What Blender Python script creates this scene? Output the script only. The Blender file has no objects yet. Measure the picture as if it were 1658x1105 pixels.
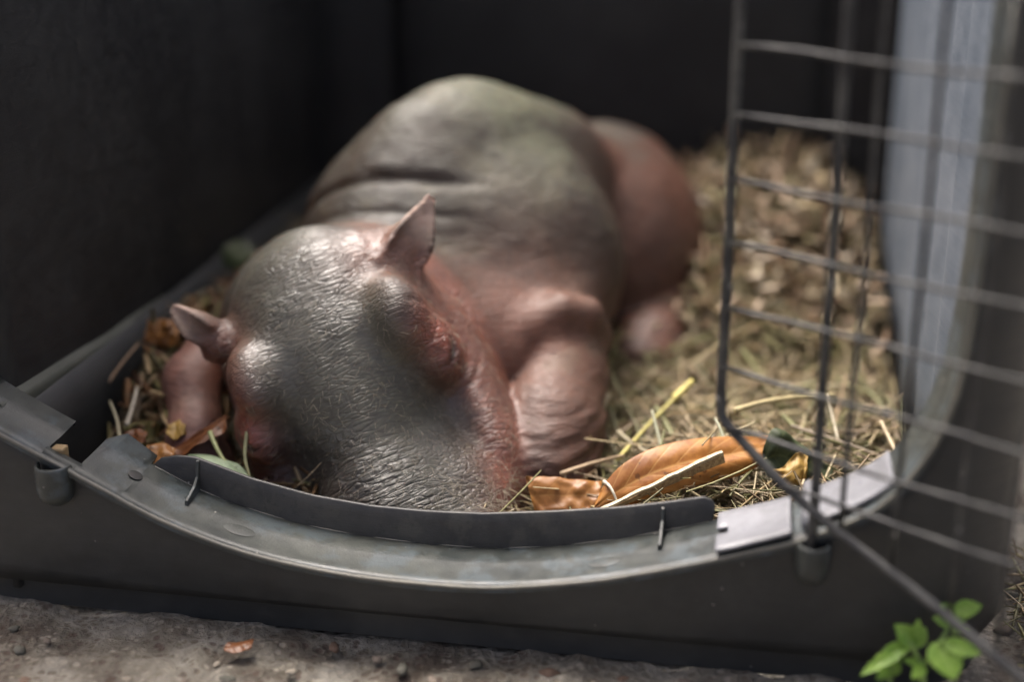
import bpy, bmesh, math, random
import numpy as np
from mathutils import Vector, Matrix
random.seed(7); rng = np.random.default_rng(7)
R = math.radians
scene = bpy.context.scene

# ------------------------------------------------------------------ camera
cam_d = bpy.data.cameras.new('camera'); cam = bpy.data.objects.new('camera', cam_d)
scene.collection.objects.link(cam); scene.camera = cam
CAM = np.array([0.0, 0.0, 0.47]); PITCH = R(20)
cam.location = CAM; cam.rotation_euler = (R(90) - PITCH, 0, 0)
cam_d.lens = 50; cam_d.sensor_width = 36; cam_d.clip_start = 0.02; cam_d.clip_end = 500
cam_d.dof.use_dof = True
cam_d.dof.focus_distance = 0.895
cam_d.dof.aperture_fstop = 1.65
# ------------------------------------------------------------------ sky and sun
SUN_EL, SUN_AZ = R(65), R(-32)            # azimuth measured from +Y towards +X
w = bpy.data.worlds.new('World'); scene.world = w; w.use_nodes = True
nt = w.node_tree; nt.nodes.clear()
sky = nt.nodes.new('ShaderNodeTexSky'); sky.sky_type = 'NISHITA'; sky.sun_disc = False
sky.sun_elevation = SUN_EL; sky.sun_rotation = SUN_AZ
sky.air_density = 0.35; sky.dust_density = 8.0; sky.ozone_density = 0.0
bg = nt.nodes.new('ShaderNodeBackground'); bg.inputs['Strength'].default_value = 0.15
wo = nt.nodes.new('ShaderNodeOutputWorld')
nt.links.new(sky.outputs[0], bg.inputs[0]); nt.links.new(bg.outputs[0], wo.inputs[0])
sd = bpy.data.lights.new('sun', 'SUN'); sd.energy = 1.5; sd.angle = R(26); sd.color = (1, .985, .96)
sun = bpy.data.objects.new('sun', sd); scene.collection.objects.link(sun)
SUN_DIR = np.array([math.cos(SUN_EL)*math.sin(SUN_AZ), math.cos(SUN_EL)*math.cos(SUN_AZ), math.sin(SUN_EL)])
sun.rotation_euler = Vector(SUN_DIR).to_track_quat('Z', 'Y').to_euler()
vs = scene.view_settings
vs.view_transform = 'Standard'; vs.look = 'None'; vs.gamma = 1; vs.use_curve_mapping = False
vs.exposure = 1.24
scene.cycles.max_bounces = 5
scene.cycles.use_adaptive_sampling = True; scene.cycles.adaptive_threshold = 0.03

# ------------------------------------------------------------------ helpers
FPX = 50/36*1658
FWD = np.array([0, math.cos(PITCH), -math.sin(PITCH)]); UPC = np.array([0, math.sin(PITCH), math.cos(PITCH)])
RT = np.array([1.0, 0, 0])
def P(x, y, Y):
    """point seen at photograph pixel (x, y), standing at depth Y"""
    d = FWD + RT*(x-829)/FPX - UPC*(y-552.5)/FPX
    return CAM + d*(Y/d[1])
YAW = R(10.2)
CU = np.array([math.cos(YAW), -math.sin(YAW), 0]); CV = np.array([math.sin(YAW), math.cos(YAW), 0])
CO = np.array([0, .7515, 0])
def car(u, v, z): return CO + u*CU + v*CV + np.array([0, 0, z])
def tocar(p):
    q = np.asarray(p) - CO
    return q@CU, q@CV, q[..., 2]
COL = scene.collection
def link(o, parent=None):
    COL.objects.link(o)
    if parent is not None: o.parent = parent
    return o
def mesh_obj(name, verts, faces, mat=None, parent=None, smooth=True, mats=None):
    me = bpy.data.meshes.new(name)
    me.from_pydata([tuple(map(float, v)) for v in verts], [], [tuple(map(int, f)) for f in faces])
    me.validate(); me.update()
    if mat: me.materials.append(mat)
    if smooth: me.polygons.foreach_set('use_smooth', [True]*len(me.polygons))
    o = bpy.data.objects.new(name, me)
    return link(o, parent)
def tag(o, label=None, cat=None, group=None, kind=None):
    if label: o['label'] = label
    if cat: o['category'] = cat
    if group: o['group'] = group
    if kind: o['kind'] = kind
    return o
def empty(name, loc=(0, 0, 0)):
    o = bpy.data.objects.new(name, None); o.location = loc; o.empty_display_size = .02
    return link(o)
def mod_solid(o, t, off=-1):
    m = o.modifiers.new('s', 'SOLIDIFY'); m.thickness = t; m.offset = off; m.use_even_offset = False; return o
def mod_bevel(o, wd, seg=2, ang=35):
    m = o.modifiers.new('b', 'BEVEL'); m.width = wd; m.segments = seg; m.limit_method = 'ANGLE'; m.angle_limit = R(ang); return o
def mod_sub(o, l=1):
    m = o.modifiers.new('sub', 'SUBSURF'); m.levels = l; m.render_levels = l; return o
def grid_faces(nu, nv, closed_u=False):
    f = []
    for i in range(nu if closed_u else nu-1):
        for j in range(nv-1):
            a = i*nv+j; b = ((i+1) % nu)*nv+j
            f.append((a, b, b+1, a+1))
    return f
def tube(path, rad, n=8, cap=True):
    path = [np.asarray(p, float) for p in path]; m = len(path)
    rads = rad if hasattr(rad, '__len__') else [rad]*m
    vs_, fs = [], []
    t0 = path[1]-path[0]; t0 /= np.linalg.norm(t0)
    ref = np.array([0, 0, 1.]) if abs(t0[2]) < .9 else np.array([1., 0, 0])
    nrm = np.cross(t0, ref); nrm /= np.linalg.norm(nrm)
    for i in range(m):
        a = path[max(i-1, 0)]; b = path[min(i+1, m-1)]
        t = b-a; t /= np.linalg.norm(t)
        nrm = nrm - t*(nrm@t); nrm /= np.linalg.norm(nrm); bn = np.cross(t, nrm)
        for k in range(n):
            an = 2*math.pi*k/n
            vs_.append(path[i]+rads[i]*(math.cos(an)*nrm+math.sin(an)*bn))
    for i in range(m-1):
        for k in range(n):
            fs.append((i*n+k, i*n+(k+1) % n, (i+1)*n+(k+1) % n, (i+1)*n+k))
    if cap:
        fs.append(tuple(range(n))[::-1]); fs.append(tuple((m-1)*n+k for k in range(n)))
    return vs_, fs
def box_pts(c, ax, ay, az):
    c = np.asarray(c); v = []
    for sz in (-1, 1):
        for sx, sy in ((-1, -1), (1, -1), (1, 1), (-1, 1)):
            v.append(c+sx*np.asarray(ax)+sy*np.asarray(ay)+sz*np.asarray(az))
    return v, [(3, 2, 1, 0), (4, 5, 6, 7), (0, 1, 5, 4), (1, 2, 6, 5), (2, 3, 7, 6), (3, 0, 4, 7)]
def sstep(x, a, b):
    t = np.clip((x-a)/(b-a), 0, 1); return t*t*(3-2*t)
# small value-noise for geometry
_perm = rng.permutation(512)
_val = rng.random(512)
def vnoise(p):
    p = np.asarray(p, float); i = np.floor(p).astype(int); f = p-i; f = f*f*(3-2*f)
    out = 0
    for dx in (0, 1):
        for dy in (0, 1):
            for dz in (0, 1):
                h = _perm[(_perm[(_perm[(i[..., 0]+dx) & 511]+i[..., 1]+dy) & 511]+i[..., 2]+dz) & 511]
                wgt = (f[..., 0] if dx else 1-f[..., 0])*(f[..., 1] if dy else 1-f[..., 1])*(f[..., 2] if dz else 1-f[..., 2])
                out = out+wgt*_val[h]
    return out*2-1
def fbm(p, o=3):
    s = 0; a = 1.
    p = np.asarray(p, float)
    for k in range(o): s = s+a*vnoise(p*(2**k)+17.3*k); a *= .5
    return s

# ------------------------------------------------------------------ materials
class M:
    def __init__(s, name):
        s.m = bpy.data.materials.new(name); s.m.use_nodes = True; s.t = s.m.node_tree
        s.b = s.t.nodes['Principled BSDF']
    def n(s, typ, **kw):
        nd = s.t.nodes.new(typ)
        for k, v in kw.items():
            if k in nd.inputs: nd.inputs[k].default_value = v
            else: setattr(nd, k, v)
        return nd
    def l(s, a, b): s.t.links.new(a, b)
    def set(s, **kw):
        for k, v in kw.items(): s.b.inputs[k.replace('_', ' ')].default_value = v
    def coord(s, scale=(1, 1, 1), attr=None, out='Object'):
        if attr: c = s.n('ShaderNodeAttribute'); c.attribute_name = attr; o = c.outputs['Vector']
        else: c = s.n('ShaderNodeTexCoord'); o = c.outputs[out]
        mp = s.n('ShaderNodeMapping'); mp.inputs['Scale'].default_value = scale
        s.l(o, mp.inputs['Vector']); return mp.outputs['Vector']
    def noise(s, co, scale, detail=4, rough=.55, dist=0):
        t = s.n('ShaderNodeTexNoise'); t.inputs['Scale'].default_value = scale; t.inputs['Detail'].default_value = detail
        t.inputs['Roughness'].default_value = rough; t.inputs['Distortion'].default_value = dist
        s.l(co, t.inputs['Vector']); return t.outputs['Fac']
    def ramp(s, fac, stops):
        r = s.n('ShaderNodeValToRGB'); e = r.color_ramp.elements
        while len(e) < len(stops): e.new(.5)
        for k, (p, c) in enumerate(stops):
            e[k].position = p; e[k].color = (*c, 1) if hasattr(c, '__len__') else (c, c, c, 1)
        s.l(fac, r.inputs[0]); return r.outputs[0]
    def mix(s, fac, a, b, mode='MIX'):
        m = s.n('ShaderNodeMix'); m.data_type = 'RGBA'; m.blend_type = mode
        for sock, v in ((m.inputs[0], fac), (m.inputs[6], a), (m.inputs[7], b)):
            if hasattr(v, 'links'): s.l(v, sock)
            elif hasattr(v, '__len__'): sock.default_value = (*v, 1)
            else: sock.default_value = v
        return m.outputs[2]
    def math(s, op, a, b=0.0):
        m = s.n('ShaderNodeMath'); m.operation = op
        for sock, v in ((m.inputs[0], a), (m.inputs[1], b)):
            if hasattr(v, 'links'): s.l(v, sock)
            else: sock.default_value = v
        return m.outputs[0]
    def bump(s, h, strength=.5, dist=.001, nrm=None):
        b = s.n('ShaderNodeBump'); b.inputs['Strength'].default_value = strength; b.inputs['Distance'].default_value = dist
        s.l(h, b.inputs['Height'])
        if nrm is not None: s.l(nrm, b.inputs['Normal'])
        return b.outputs['Normal']
def plastic(name, base, dust, rough=.42, amount=.5, speck=True, stain=None):
    m = M(name); co = m.coord()
    big = m.noise(co, 9, 5, .6); fine = m.noise(co, 90, 3, .6)
    st = m.coord((6, 6, 90)); streak = m.noise(st, 3, 3, .6)
    f = m.ramp(m.math('MULTIPLY', m.math('ADD', big, m.math('MULTIPLY', fine, .5)), .68), [(.42, 0), (.72, amount)])
    col = m.mix(f, base, dust)
    if speck:
        v = m.n('ShaderNodeTexVoronoi'); v.inputs['Scale'].default_value = 95; m.l(co, v.inputs['Vector'])
        sp = m.ramp(v.outputs['Distance'], [(.045, 1), (.075, 0)])
        gate = m.ramp(m.noise(co, 40, 2), [(.54, 0), (.60, 1)])
        col = m.mix(m.math('MULTIPLY', m.math('MULTIPLY', sp, gate), .75), col, (.42, .40, .36))
    if stain:
        col = m.mix(m.ramp(m.noise(co, 38, 4, .65), [(.50, 0), (.60, .75)]), col, stain)
        col = m.mix(m.ramp(m.noise(co, 150, 4, .7), [(.56, 0), (.66, .6)]), col, (.022, .024, .022))
    m.l(col, m.b.inputs['Base Color'])
    m.l(m.ramp(m.math('ADD', m.math('MULTIPLY', fine, .5), m.math('MULTIPLY', streak, .5)), [(.3, rough-.08), (.75, rough+.18)]), m.b.inputs['Roughness'])
    g = m.noise(co, 700, 2, .5); scr = m.noise(m.coord((12, 12, 300)), 8, 2)
    nb = m.bump(m.math('ADD', g, scr), .25, .0005)
    m.l(nb, m.b.inputs['Normal'])
    return m.m
MAT = {}
MAT['shell'] = plastic('dark_plastic', (.021, .023, .023), (.060, .060, .055), .46, .7)
MAT['wall'] = plastic('wall_plastic', (.0145, .0145, .0145), (.042, .042, .039), .48, .8, False)
MAT['rim'] = plastic('rim_plastic', (.024, .029, .028), (.075, .080, .069), .42, 1.0, True, (.065, .082, .090))
MAT['lip'] = plastic('lip_plastic', (.026, .026, .026), (.07, .068, .062), .42, .8, True, (.060, .058, .050))
MAT['ledge'] = plastic('ledge_plastic', (.050, .056, .042), (.10, .105, .085), .6, .8, False)
MAT['wall'].node_tree.nodes['Principled BSDF'].inputs['Specular IOR Level'].default_value = .35
MAT['plate'] = plastic('pale_plate', (.22, .225, .245), (.09, .09, .09), .30, 1.0, False)  # worn pale tone with the sky reflection put into the colour
MAT['panel'] = plastic('skylight_tint', (.115, .14, .17), (.20, .225, .255), .45, 1.0, False)  # blue-grey tone stands in for skylight on the wall
MAT['tan'] = plastic('tan_plug', (.28, .20, .10), (.16, .10, .05), .6, .6, False)
def wire_mat():
    m = M('weathered_wire'); co = m.coord()
    f = m.ramp(m.noise(co, 60, 4, .65), [(.40, 0), (.62, 1)])
    col = m.mix(f, (.026, .026, .027), (.070, .070, .064))
    f2 = m.ramp(m.noise(co, 130, 3, .6), [(.66, 0), (.72, 1)])
    col = m.mix(f2, col, (.40, .40, .38)); m.l(col, m.b.inputs['Base Color'])
    m.set(Roughness=.5, Metallic=.1)
    m.l(m.bump(m.noise(co, 400, 3), .4, .0006), m.b.inputs['Normal']); return m.m
MAT['wire'] = wire_mat()
def ground_mat():
    m = M('rough_concrete'); co = m.coord()
    a = m.noise(co, 14, 6, .65); b = m.noise(co, 120, 4, .6)
    col = m.ramp(a, [(.38, (.085, .066, .048)), (.5, (.22, .20, .16)), (.62, (.38, .355, .30))])
    v = m.n('ShaderNodeTexVoronoi'); v.inputs['Scale'].default_value = 170; v.inputs['Randomness'].default_value = 1; m.l(co, v.inputs['Vector'])
    hsv = m.ramp(m.noise(co, 55, 2, .5), [(.38, (.075, .04, .028)), (.5, (.15, .13, .09)), (.58, (.42, .38, .31))])
    col = m.mix(m.ramp(v.outputs['Distance'], [(.30, .65), (.46, 0)]), col, hsv)
    col = m.mix(m.math('MULTIPLY', b, .35), col, (.07, .055, .04))
    m.l(col, m.b.inputs['Base Color']); m.set(Roughness=.85)
    nb = m.bump(m.math('ADD', m.math('ADD', b, v.outputs['Distance']), m.math('MULTIPLY', m.noise(co, 420, 4, .7), .9)), .9, .0045)
    m.l(nb, m.b.inputs['Normal']); return m.m
MAT['ground'] = ground_mat()
def attr_mat(name, attr='tint', rough=.6, sss=0, scale=200, bumpd=.0006, trans=0):
    m = M(name); a = m.n('ShaderNodeAttribute'); a.attribute_name = attr
    co = m.coord(); n_ = m.noise(co, scale, 3, .6)
    col = m.mix(m.ramp(n_, [(.3, .0), (.7, .45)]), a.outputs['Color'], (.04, .03, .015), 'MIX')
    m.l(col, m.b.inputs['Base Color']); m.set(Roughness=rough)
    m.l(m.bump(n_, .4, bumpd), m.b.inputs['Normal']); return m.m
MAT['straw'] = attr_mat('straw', rough=.5, scale=260)
def colour_mat(name, c1, c2, scale=60, rough=.6, bd=.0006, bs=.4, stretch=(1, 1, 1)):
    m = M(name); co = m.coord(stretch)
    n_ = m.noise(co, scale, 5, .6)
    m.l(m.ramp(n_, [(.33, c1), (.67, c2)]), m.b.inputs['Base Color']); m.set(Roughness=rough)
    m.l(m.bump(n_, bs, bd), m.b.inputs['Normal']); return m.m
def leaf_mat(name, c1, c2, vein, rough=.45, trans=.0, freq=9):
    """veins run in the sheet's own (u along the leaf, v across) coordinates"""
    m = M(name); a = m.n('ShaderNodeAttribute'); a.attribute_name = 'luv'
    sp = m.n('ShaderNodeSeparateXYZ'); m.l(a.outputs['Vector'], sp.inputs[0])
    u, v = sp.outputs[0], sp.outputs[1]
    d = m.math('ABSOLUTE', m.math('SUBTRACT', v, .5))
    ph = m.math('MULTIPLY', m.math('SUBTRACT', u, m.math('MULTIPLY', d, .35)), freq)
    fr = m.math('ABSOLUTE', m.math('SUBTRACT', m.math('FRACT', ph), .5))
    side = m.ramp(fr, [(.0, 1), (.075, 0)]); mid = m.ramp(d, [(.012, 1), (.035, 0)])
    line = m.math('MAXIMUM', side, mid)
    co = m.coord(); n1 = m.noise(co, 45, 5, .6); n2 = m.noise(co, 260, 3, .6)
    col = m.ramp(m.math('ADD', m.math('MULTIPLY', n1, .75), m.math('MULTIPLY', n2, .25)), [(.36, c1), (.64, c2)])
    col = m.mix(m.math('MULTIPLY', line, .4), col, vein)
    spot = m.ramp(m.noise(co, 120, 2), [(.66, 0), (.70, 1)])
    col = m.mix(m.math('MULTIPLY', spot, .7), col, tuple(.35*c for c in c1))
    m.l(col, m.b.inputs['Base Color']); m.set(Roughness=rough)
    puff = m.ramp(fr, [(0, 0), (.5, 1)])
    nb = m.bump(n2, .3, .0005); nb = m.bump(m.math('SUBTRACT', puff, m.math('MULTIPLY', line, .3)), .16, .0010, nb)
    m.l(nb, m.b.inputs['Normal'])
    if trans:
        tr = m.n('ShaderNodeBsdfTranslucent'); m.l(col, tr.inputs['Color'])
        mx = m.n('ShaderNodeMixShader'); mx.inputs[0].default_value = trans
        out = m.t.nodes['Material Output']
        m.l(m.b.outputs[0], mx.inputs[1]); m.l(tr.outputs[0], mx.inputs[2]); m.l(mx.outputs[0], out.inputs['Surface'])
    return m.m
MAT['leaf_orange'] = leaf_mat('dry_orange_leaf', (.27, .095, .018), (.52, .24, .055), (.66, .40, .14), .42, .25, 9)
MAT['leaf_brown'] = leaf_mat('dry_brown_leaf', (.22, .085, .018), (.34, .15, .035), (.42, .22, .07), .42, .2, 5)
MAT['leaf_dark'] = leaf_mat('dark_green_leaf', (.022, .034, .012), (.060, .080, .030), (.13, .15, .06), .55, .15, 6)
MAT['leaf_yellow'] = leaf_mat('yellow_brown_leaf', (.28, .16, .03), (.48, .31, .08), (.2, .1, .02), .5, .2, 5)
MAT['leaf_pale'] = leaf_mat('pale_green_leaf', (.20, .27, .16), (.34, .42, .28), (.45, .5, .36), .5, .2, 6)
MAT['leaf_dead'] = leaf_mat('dead_brown_leaf', (.11, .035, .012), (.20, .075, .025), (.28, .13, .05), .4, .2, 6)
MAT['leaf_fresh'] = leaf_mat('fresh_leaf', (.17, .34, .035), (.34, .52, .09), (.50, .62, .22), .40, .35, 6)
MAT['stem'] = colour_mat('stem', (.16, .26, .06), (.25, .36, .10), 90, .5)
MAT['wood_pale'] = colour_mat('pale_wood', (.42, .33, .20), (.66, .55, .38), 30, .6, .0008, .5, (14, 14, 14))
MAT['wood_fibre'] = colour_mat('fibre', (.30, .19, .09), (.60, .44, .24), 420, .8, .0015, .8)
MAT['stone'] = colour_mat('stone', (.10, .075, .055), (.24, .20, .16), 70, .8, .001, .5)
MAT['stone_dark'] = colour_mat('dark_stone', (.07, .07, .055), (.14, .13, .10), 70, .7, .001, .5)
MAT['stone_red'] = colour_mat('red_stone', (.10, .062, .042), (.17, .11, .075), 70, .8, .001, .5)
MAT['stone_pale'] = colour_mat('pale_stone', (.24, .205, .155), (.36, .32, .25), 90, .8, .001, .5)

# ================================================================== the ground
gx = np.concatenate([[-120, -30, -8, -2], np.linspace(-.7, .7, 141), [2, 8, 30, 120]])
gy = np.concatenate([[-120, -30, -6, -.5], np.linspace(.3, 1.0, 121), [1.6, 4, 30, 120]])
GX, GY = np.meshgrid(gx, gy, indexing='ij')
near = ((abs(GX) < .75) & (GY > .28) & (GY < 1.02))
gp = np.stack([GX, GY, 0*GX], -1)
GZ = np.where(near, .0040*fbm(gp*22, 3)+.0036*fbm(gp*95, 2)-.005, -.006)
verts = np.stack([GX, GY, GZ], -1).reshape(-1, 3)
ground = mesh_obj('ground', verts, grid_faces(len(gx), len(gy)), MAT['ground'])
tag(ground, kind='structure')
def pebble_mesh(r, squash, seed):
    bm = bmesh.new(); bmesh.ops.create_icosphere(bm, subdivisions=2, radius=1)
    for v in bm.verts:
        c = np.array(v.co); k = 1+.45*float(vnoise(c*1.2+seed*3.7))+.15*float(vnoise(c*3+seed))
        v.co = Vector((c[0]*k*r, c[1]*k*r*.8, c[2]*k*r*squash))
    me = bpy.data.meshes.new('stone'); bm.to_mesh(me); bm.free()
    me.polygons.foreach_set('use_smooth', [True]*len(me.polygons)); return me
peb = [pebble_mesh(1, .5, k) for k in range(5)]
def pebble(x, y, r, mat, k):
    d = FWD + RT*(x-829)/FPX - UPC*(y-552.5)/FPX
    p = CAM + d*(-CAM[2]/d[2])
    me = peb[k % 5].copy(); me.materials.append(MAT[mat])
    o = link(bpy.data.objects.new('stone', me), ground)
    o.location = (p[0], p[1], -.0035-.12*r); o.scale = (r*.85, r*.7, r*.8); o.rotation_euler = (0, 0, k*1.3)
for k, (x, y, r, mt) in enumerate([(365, 1091, .006, 'stone_dark'), (650, 1075, .0065, 'stone_dark'),
    (205, 1092, .0055, 'stone_pale'), (290, 1100, .008, 'stone'), (40, 1098, .008, 'stone_red'), (150, 1066, .0045, 'stone_pale'),
    (540, 1040, .006, 'stone_red'), (890, 1082, .010, 'stone_red'), (770, 1068, .006, 'stone_dark'), (610, 1060, .005, 'stone'),
    (470, 1080, .004, 'stone_pale'), (700, 1095, .006, 'stone'), (1010, 1092, .006, 'stone_red'), (960, 1100, .004, 'stone_pale'),
    (30, 1045, .006, 'stone_dark'), (20, 1010, .004, 'stone_dark'), (75, 1030, .004, 'stone'), (820, 1098, .005, 'stone_dark'), (350, 1068, .004, 'stone_pale'),
    (1640, 960, .010, 'stone_dark'), (1625, 1010, .008, 'stone'), (1110, 1098, .006, 'stone')]):
    pebble(x, y, r, mt, k)

# ================================================================== the carrier
carrier = empty('pet_carrier', car(0, 0, 0))
bpy.context.view_layer.update()
carrier_inv = Matrix.Translation(carrier.location).inverted()
def part(o, parent=None):
    """world-space mesh becomes a child of the carrier (or of one of its parts)"""
    o.parent = parent or carrier
    o.matrix_parent_inverse = Matrix() if parent else Matrix.Translation(carrier.location).inverted()
    return o
WL, WR, VB, H = -.335, .262, .75, .50          # inner faces, back, height
# opening edge in the front plane (u, z)
edge = [(-.372, .60), (-.372, .45), (-.371, .30), (-.366, .20), (-.352, .148), (-.335, .134), (-.315, .123), (-.292, .111), (-.265, .098), (-.232, .0805),
        (-.200, .066), (-.160, .0545), (-.123, .048), (-.075, .0445), (-.027, .0445), (.010, .0485), (.046, .0555), (.082, .065), (.117, .0765),
        (.145, .086), (.168, .0945), (.192, .107), (.212, .122), (.229, .149), (.240, .180), (.2445, .22), (.246, .30), (.247, .45), (.247, .60)]
def chaikin(p, n):
    p = np.array(p, float)
    for _ in range(n):
        q = [p[0]]
        for a, b in zip(p[:-1], p[1:]): q += [.75*a+.25*b, .25*a+.75*b]
        q.append(p[-1]); p = np.array(q)
    return p
E2 = chaikin(edge, 2)
def zf(u):
    lo = E2[(E2[:, 1] < .34)]
    return np.interp(u, lo[:, 0], lo[:, 1])
# front panel: from the opening edge out to the outer boundary
OL, OR = -.415, .290
def front_v(u):
    r = .06
    dl = max(0, (OL+r)-u); dr = max(0, u-(OR-r))
    d = min(max(dl, dr), r*.999)
    return -.012 + (r-math.sqrt(r*r-d*d))
uz = []
for (u, z) in E2:
    if z > .235: b = (OL if u < 0 else OR, z)
    else:
        t = (u-(-.37))/(.2445+.37); b = (OL+(OR-OL)*t, .016)
        if u < -.345: b = (OL, .016+(z-.10)*(.235-.016)/(.135) if z > .10 else .016)
        if u > .222: b = (OR, .016+(z-.135)*(.235-.016)/(.10) if z > .135 else .016)
    uz.append(((u, z), b))
rows = 9
verts = []
for (a, b) in uz:
    for j in range(rows):
        t = j/(rows-1)
        u = a[0]+(b[0]-a[0])*t; z = a[1]+(b[1]-a[1])*t
        bul = .0015*math.sin(math.pi*t)
        verts.append(car(u, front_v(u)+.003*t-bul+.002, z))
fp = mesh_obj('front_panel', verts, grid_faces(len(uz), rows), MAT['shell']); part(fp)
mod_solid(fp, .004, 1)
# base skirt, recessed under the front panel, running round the shell
def plan_path(l, r, f, b, rad, n=7):
    pts = []
    for cx, cy, a0 in ((l+rad, f+rad, 180), (r-rad, f+rad, 270), (r-rad, b-rad, 0), (l+rad, b-rad, 90)):
        for k in range(n):
            a = R(a0+90*k/(n-1)); pts.append((cx+rad*math.cos(a), cy+rad*math.sin(a)))
    return pts
pp = plan_path(OL+.012, OR-.012, .000, VB+.008, .055)
verts = []
for (u, v) in pp:
    for z in (-.004, .004, .020): verts.append(car(u, v, z))
sk = mesh_obj('base_skirt', verts, grid_faces(len(pp), 3, True), MAT['shell']); part(sk)
# inner floor
fl = mesh_obj('floor_pan', [car(u, v, .010) for u, v in plan_path(WL-.01, WR+.01, .01, VB+.004, .05)], [tuple(range(28))], MAT['shell'], smooth=False); part(fl)
# side and back walls, one wall each, following the rounded plan; vents are real slots
def wall_band(name, pts, zs, mat, holes=(), thick=.005, outward=1):
    """pts: list of (u,v); holes: (i0,i1,z0,z1) skipped quads by index"""
    verts, faces = [], []
    for (u, v) in pts:
        for z in zs: verts.append(car(u, v, z))
    nz = len(zs)
    for i in range(len(pts)-1):
        for j in range(nz-1):
            zc = (zs[j]+zs[j+1])/2; uc = (pts[i][0]+pts[i+1][0])/2; vc = (pts[i][1]+pts[i+1][1])/2
            if any(h(uc, vc, zc) for h in holes): continue
            a = i*nz+j; b = (i+1)*nz+j
            faces.append((a, b, b+1, a+1))
    o = mesh_obj(name, verts, faces, mat); part(o); mod_solid(o, thick, outward); return o
rad = .07
zsl = [.008, .04, .08, .12]
zsu = [.085]+[.085+(H-.085)*k/30 for k in range(1, 31)]
def side_ribs(v):                                  # shallow stiffening ribs pressed into the side
    s = 0
    for c in (.16, .34, .52): s += .0018*math.exp(-((v-c)/.028)**4)
    return s
leftp = [(-.378, .0305), (-.366, .0325), (-.350, .0335), (WL, .0350)]+[(WL+side_ribs(v), v) for v in np.linspace(.045, VB-rad, 36)]
cl = [(WL+rad-rad*math.cos(R(a)), VB-rad+rad*math.sin(R(a))) for a in np.linspace(9, 90, 10)]
cr = [(WR-rad+rad*math.sin(R(a)), VB-rad+rad*math.cos(R(a))) for a in np.linspace(0, 81, 10)]
bk = [(u, VB) for u in np.linspace(WL+rad, WR-rad, 60)]
rightp = [(WR, v) for v in np.linspace(VB-rad, .004, 30)]
def sunhole(target, hu, hz):
    """slot in the back wall through which the sun reaches a target point"""
    p = np.asarray(target); q = tocar(p); s = np.array([SUN_DIR@CU, SUN_DIR@CV, SUN_DIR[2]])
    k = (VB-q[1])/s[1]; u0 = q[0]+k*s[0]; z0 = q[2]+k*s[2]
    return u0, z0, hu, hz
SLOTS = []
wall_band('left_wall', leftp+cl, zsu, MAT['wall'])
wall_band('left_tub_wall', [(WL+.010, v) for v in np.linspace(-.004, VB-rad, 30)], zsl, MAT['shell'])
verts = []
for (u, v) in [(WL+.004*(v/VB), v) for v in np.linspace(.008, VB-rad, 40)]:
    for du, z in ((-.006, .1425), (.011, .1405), (.013, .137), (.0115, .128)): verts.append(car(u+du, v, z-.0095-.055*v))
led = mesh_obj('seam_ledge', verts, grid_faces(40, 4), MAT['ledge']); part(led)
# back wall with slot vents near its top
slot_u = [(-.255+.062*k) for k in range(8)]
def vent(uc, vc, zc):
    return vc > VB-.001 and any(.36 < zc < .45 and abs(uc-c) < .012 for c in slot_u)
bku = sorted(set([WL+rad, WR-rad]+[c-.0121 for c in slot_u]+[c+.0121 for c in slot_u]+list(np.linspace(WL+rad, WR-rad, 12))))
bk = [(u, VB) for u in bku if WL+rad-1e-6 <= u <= WR-rad+1e-6]
zsb = sorted(set([.008, .10, .20, .30,   .35999, .45001, H]))
wall_band('back_wall', cl[-1:]+bk+cr[:1], zsb, MAT['wall'], (vent,))
wall_band('right_wall', cr+rightp, [.008, .05, .1, .2, .3, .4, H], MAT['wall'])
# added ribbed panel; its pale colour paints skylight on the right wall
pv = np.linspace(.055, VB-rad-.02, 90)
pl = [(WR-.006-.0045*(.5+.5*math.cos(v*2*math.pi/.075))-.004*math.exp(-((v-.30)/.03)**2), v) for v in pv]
wp = wall_band('skylight_tint_panel', pl[::-1], [.03, .1, .2, .3, .4, H-.03], MAT['panel'], thick=.002)
wp['label'] = 'added ribbed panel whose pale blue-grey paints skylight on the right inner wall'

# rim ribbon running round the opening
def ribbon(name, us, v0, v1, dz0, dz1, mat, thick=.004, zfun=zf):
    verts = []
    for u in us:
        for k in range(5):
            t = k/4; verts.append(car(u, v0+(v1-v0)*t, zfun(u)+dz0+(dz1-dz0)*t+(.0012 if k in (0,) else 0)))
    o = mesh_obj(name, verts, grid_faces(len(us), 5), mat); part(o); return o
# whole U as one ribbon except for the latch notch on the left
cut0, cut1 = -.2885, -.2685
def u_ribbon(name, pts, v0, v1, lift):
    verts = []; n = len(pts)
    for i, (u, z) in enumerate(pts):
        a = pts[max(i-1, 0)]; b = pts[min(i+1, n-1)]
        t = np.array([b[0]-a[0], b[1]-a[1]]); t /= np.linalg.norm(t); nn = np.array([-t[1], t[0]])   # towards the inside of the opening
        for k, (f, h, g) in enumerate(((0, 0, -.0035), (0, 0, .0012), (.10, 0, .0022), (.2, 0, .0008), (.6, 0, .0012), (1, 0, lift), (1, .0, lift-.004))):
            vv = v1(u, z) if callable(v1) else v1
            v = v0+(vv-v0)*f
            verts.append(car(u+nn[0]*g, v, z+nn[1]*g))
    o = mesh_obj(name, verts, grid_faces(n, 7), MAT['rim']); part(o); return o
Lp = [tuple(p) for p in E2 if p[0] < cut0-.0005 or (p[1] > .2 and p[0] < 0)] + [(cut0, zf(cut0))]
def wide(u, z): return .030 if (u > -.2400 or z > .2) else .030+.017*min(1, max(.0, (u-cut1)/.006))*(1-.35*max(0, (u+.262)/.022))
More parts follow.
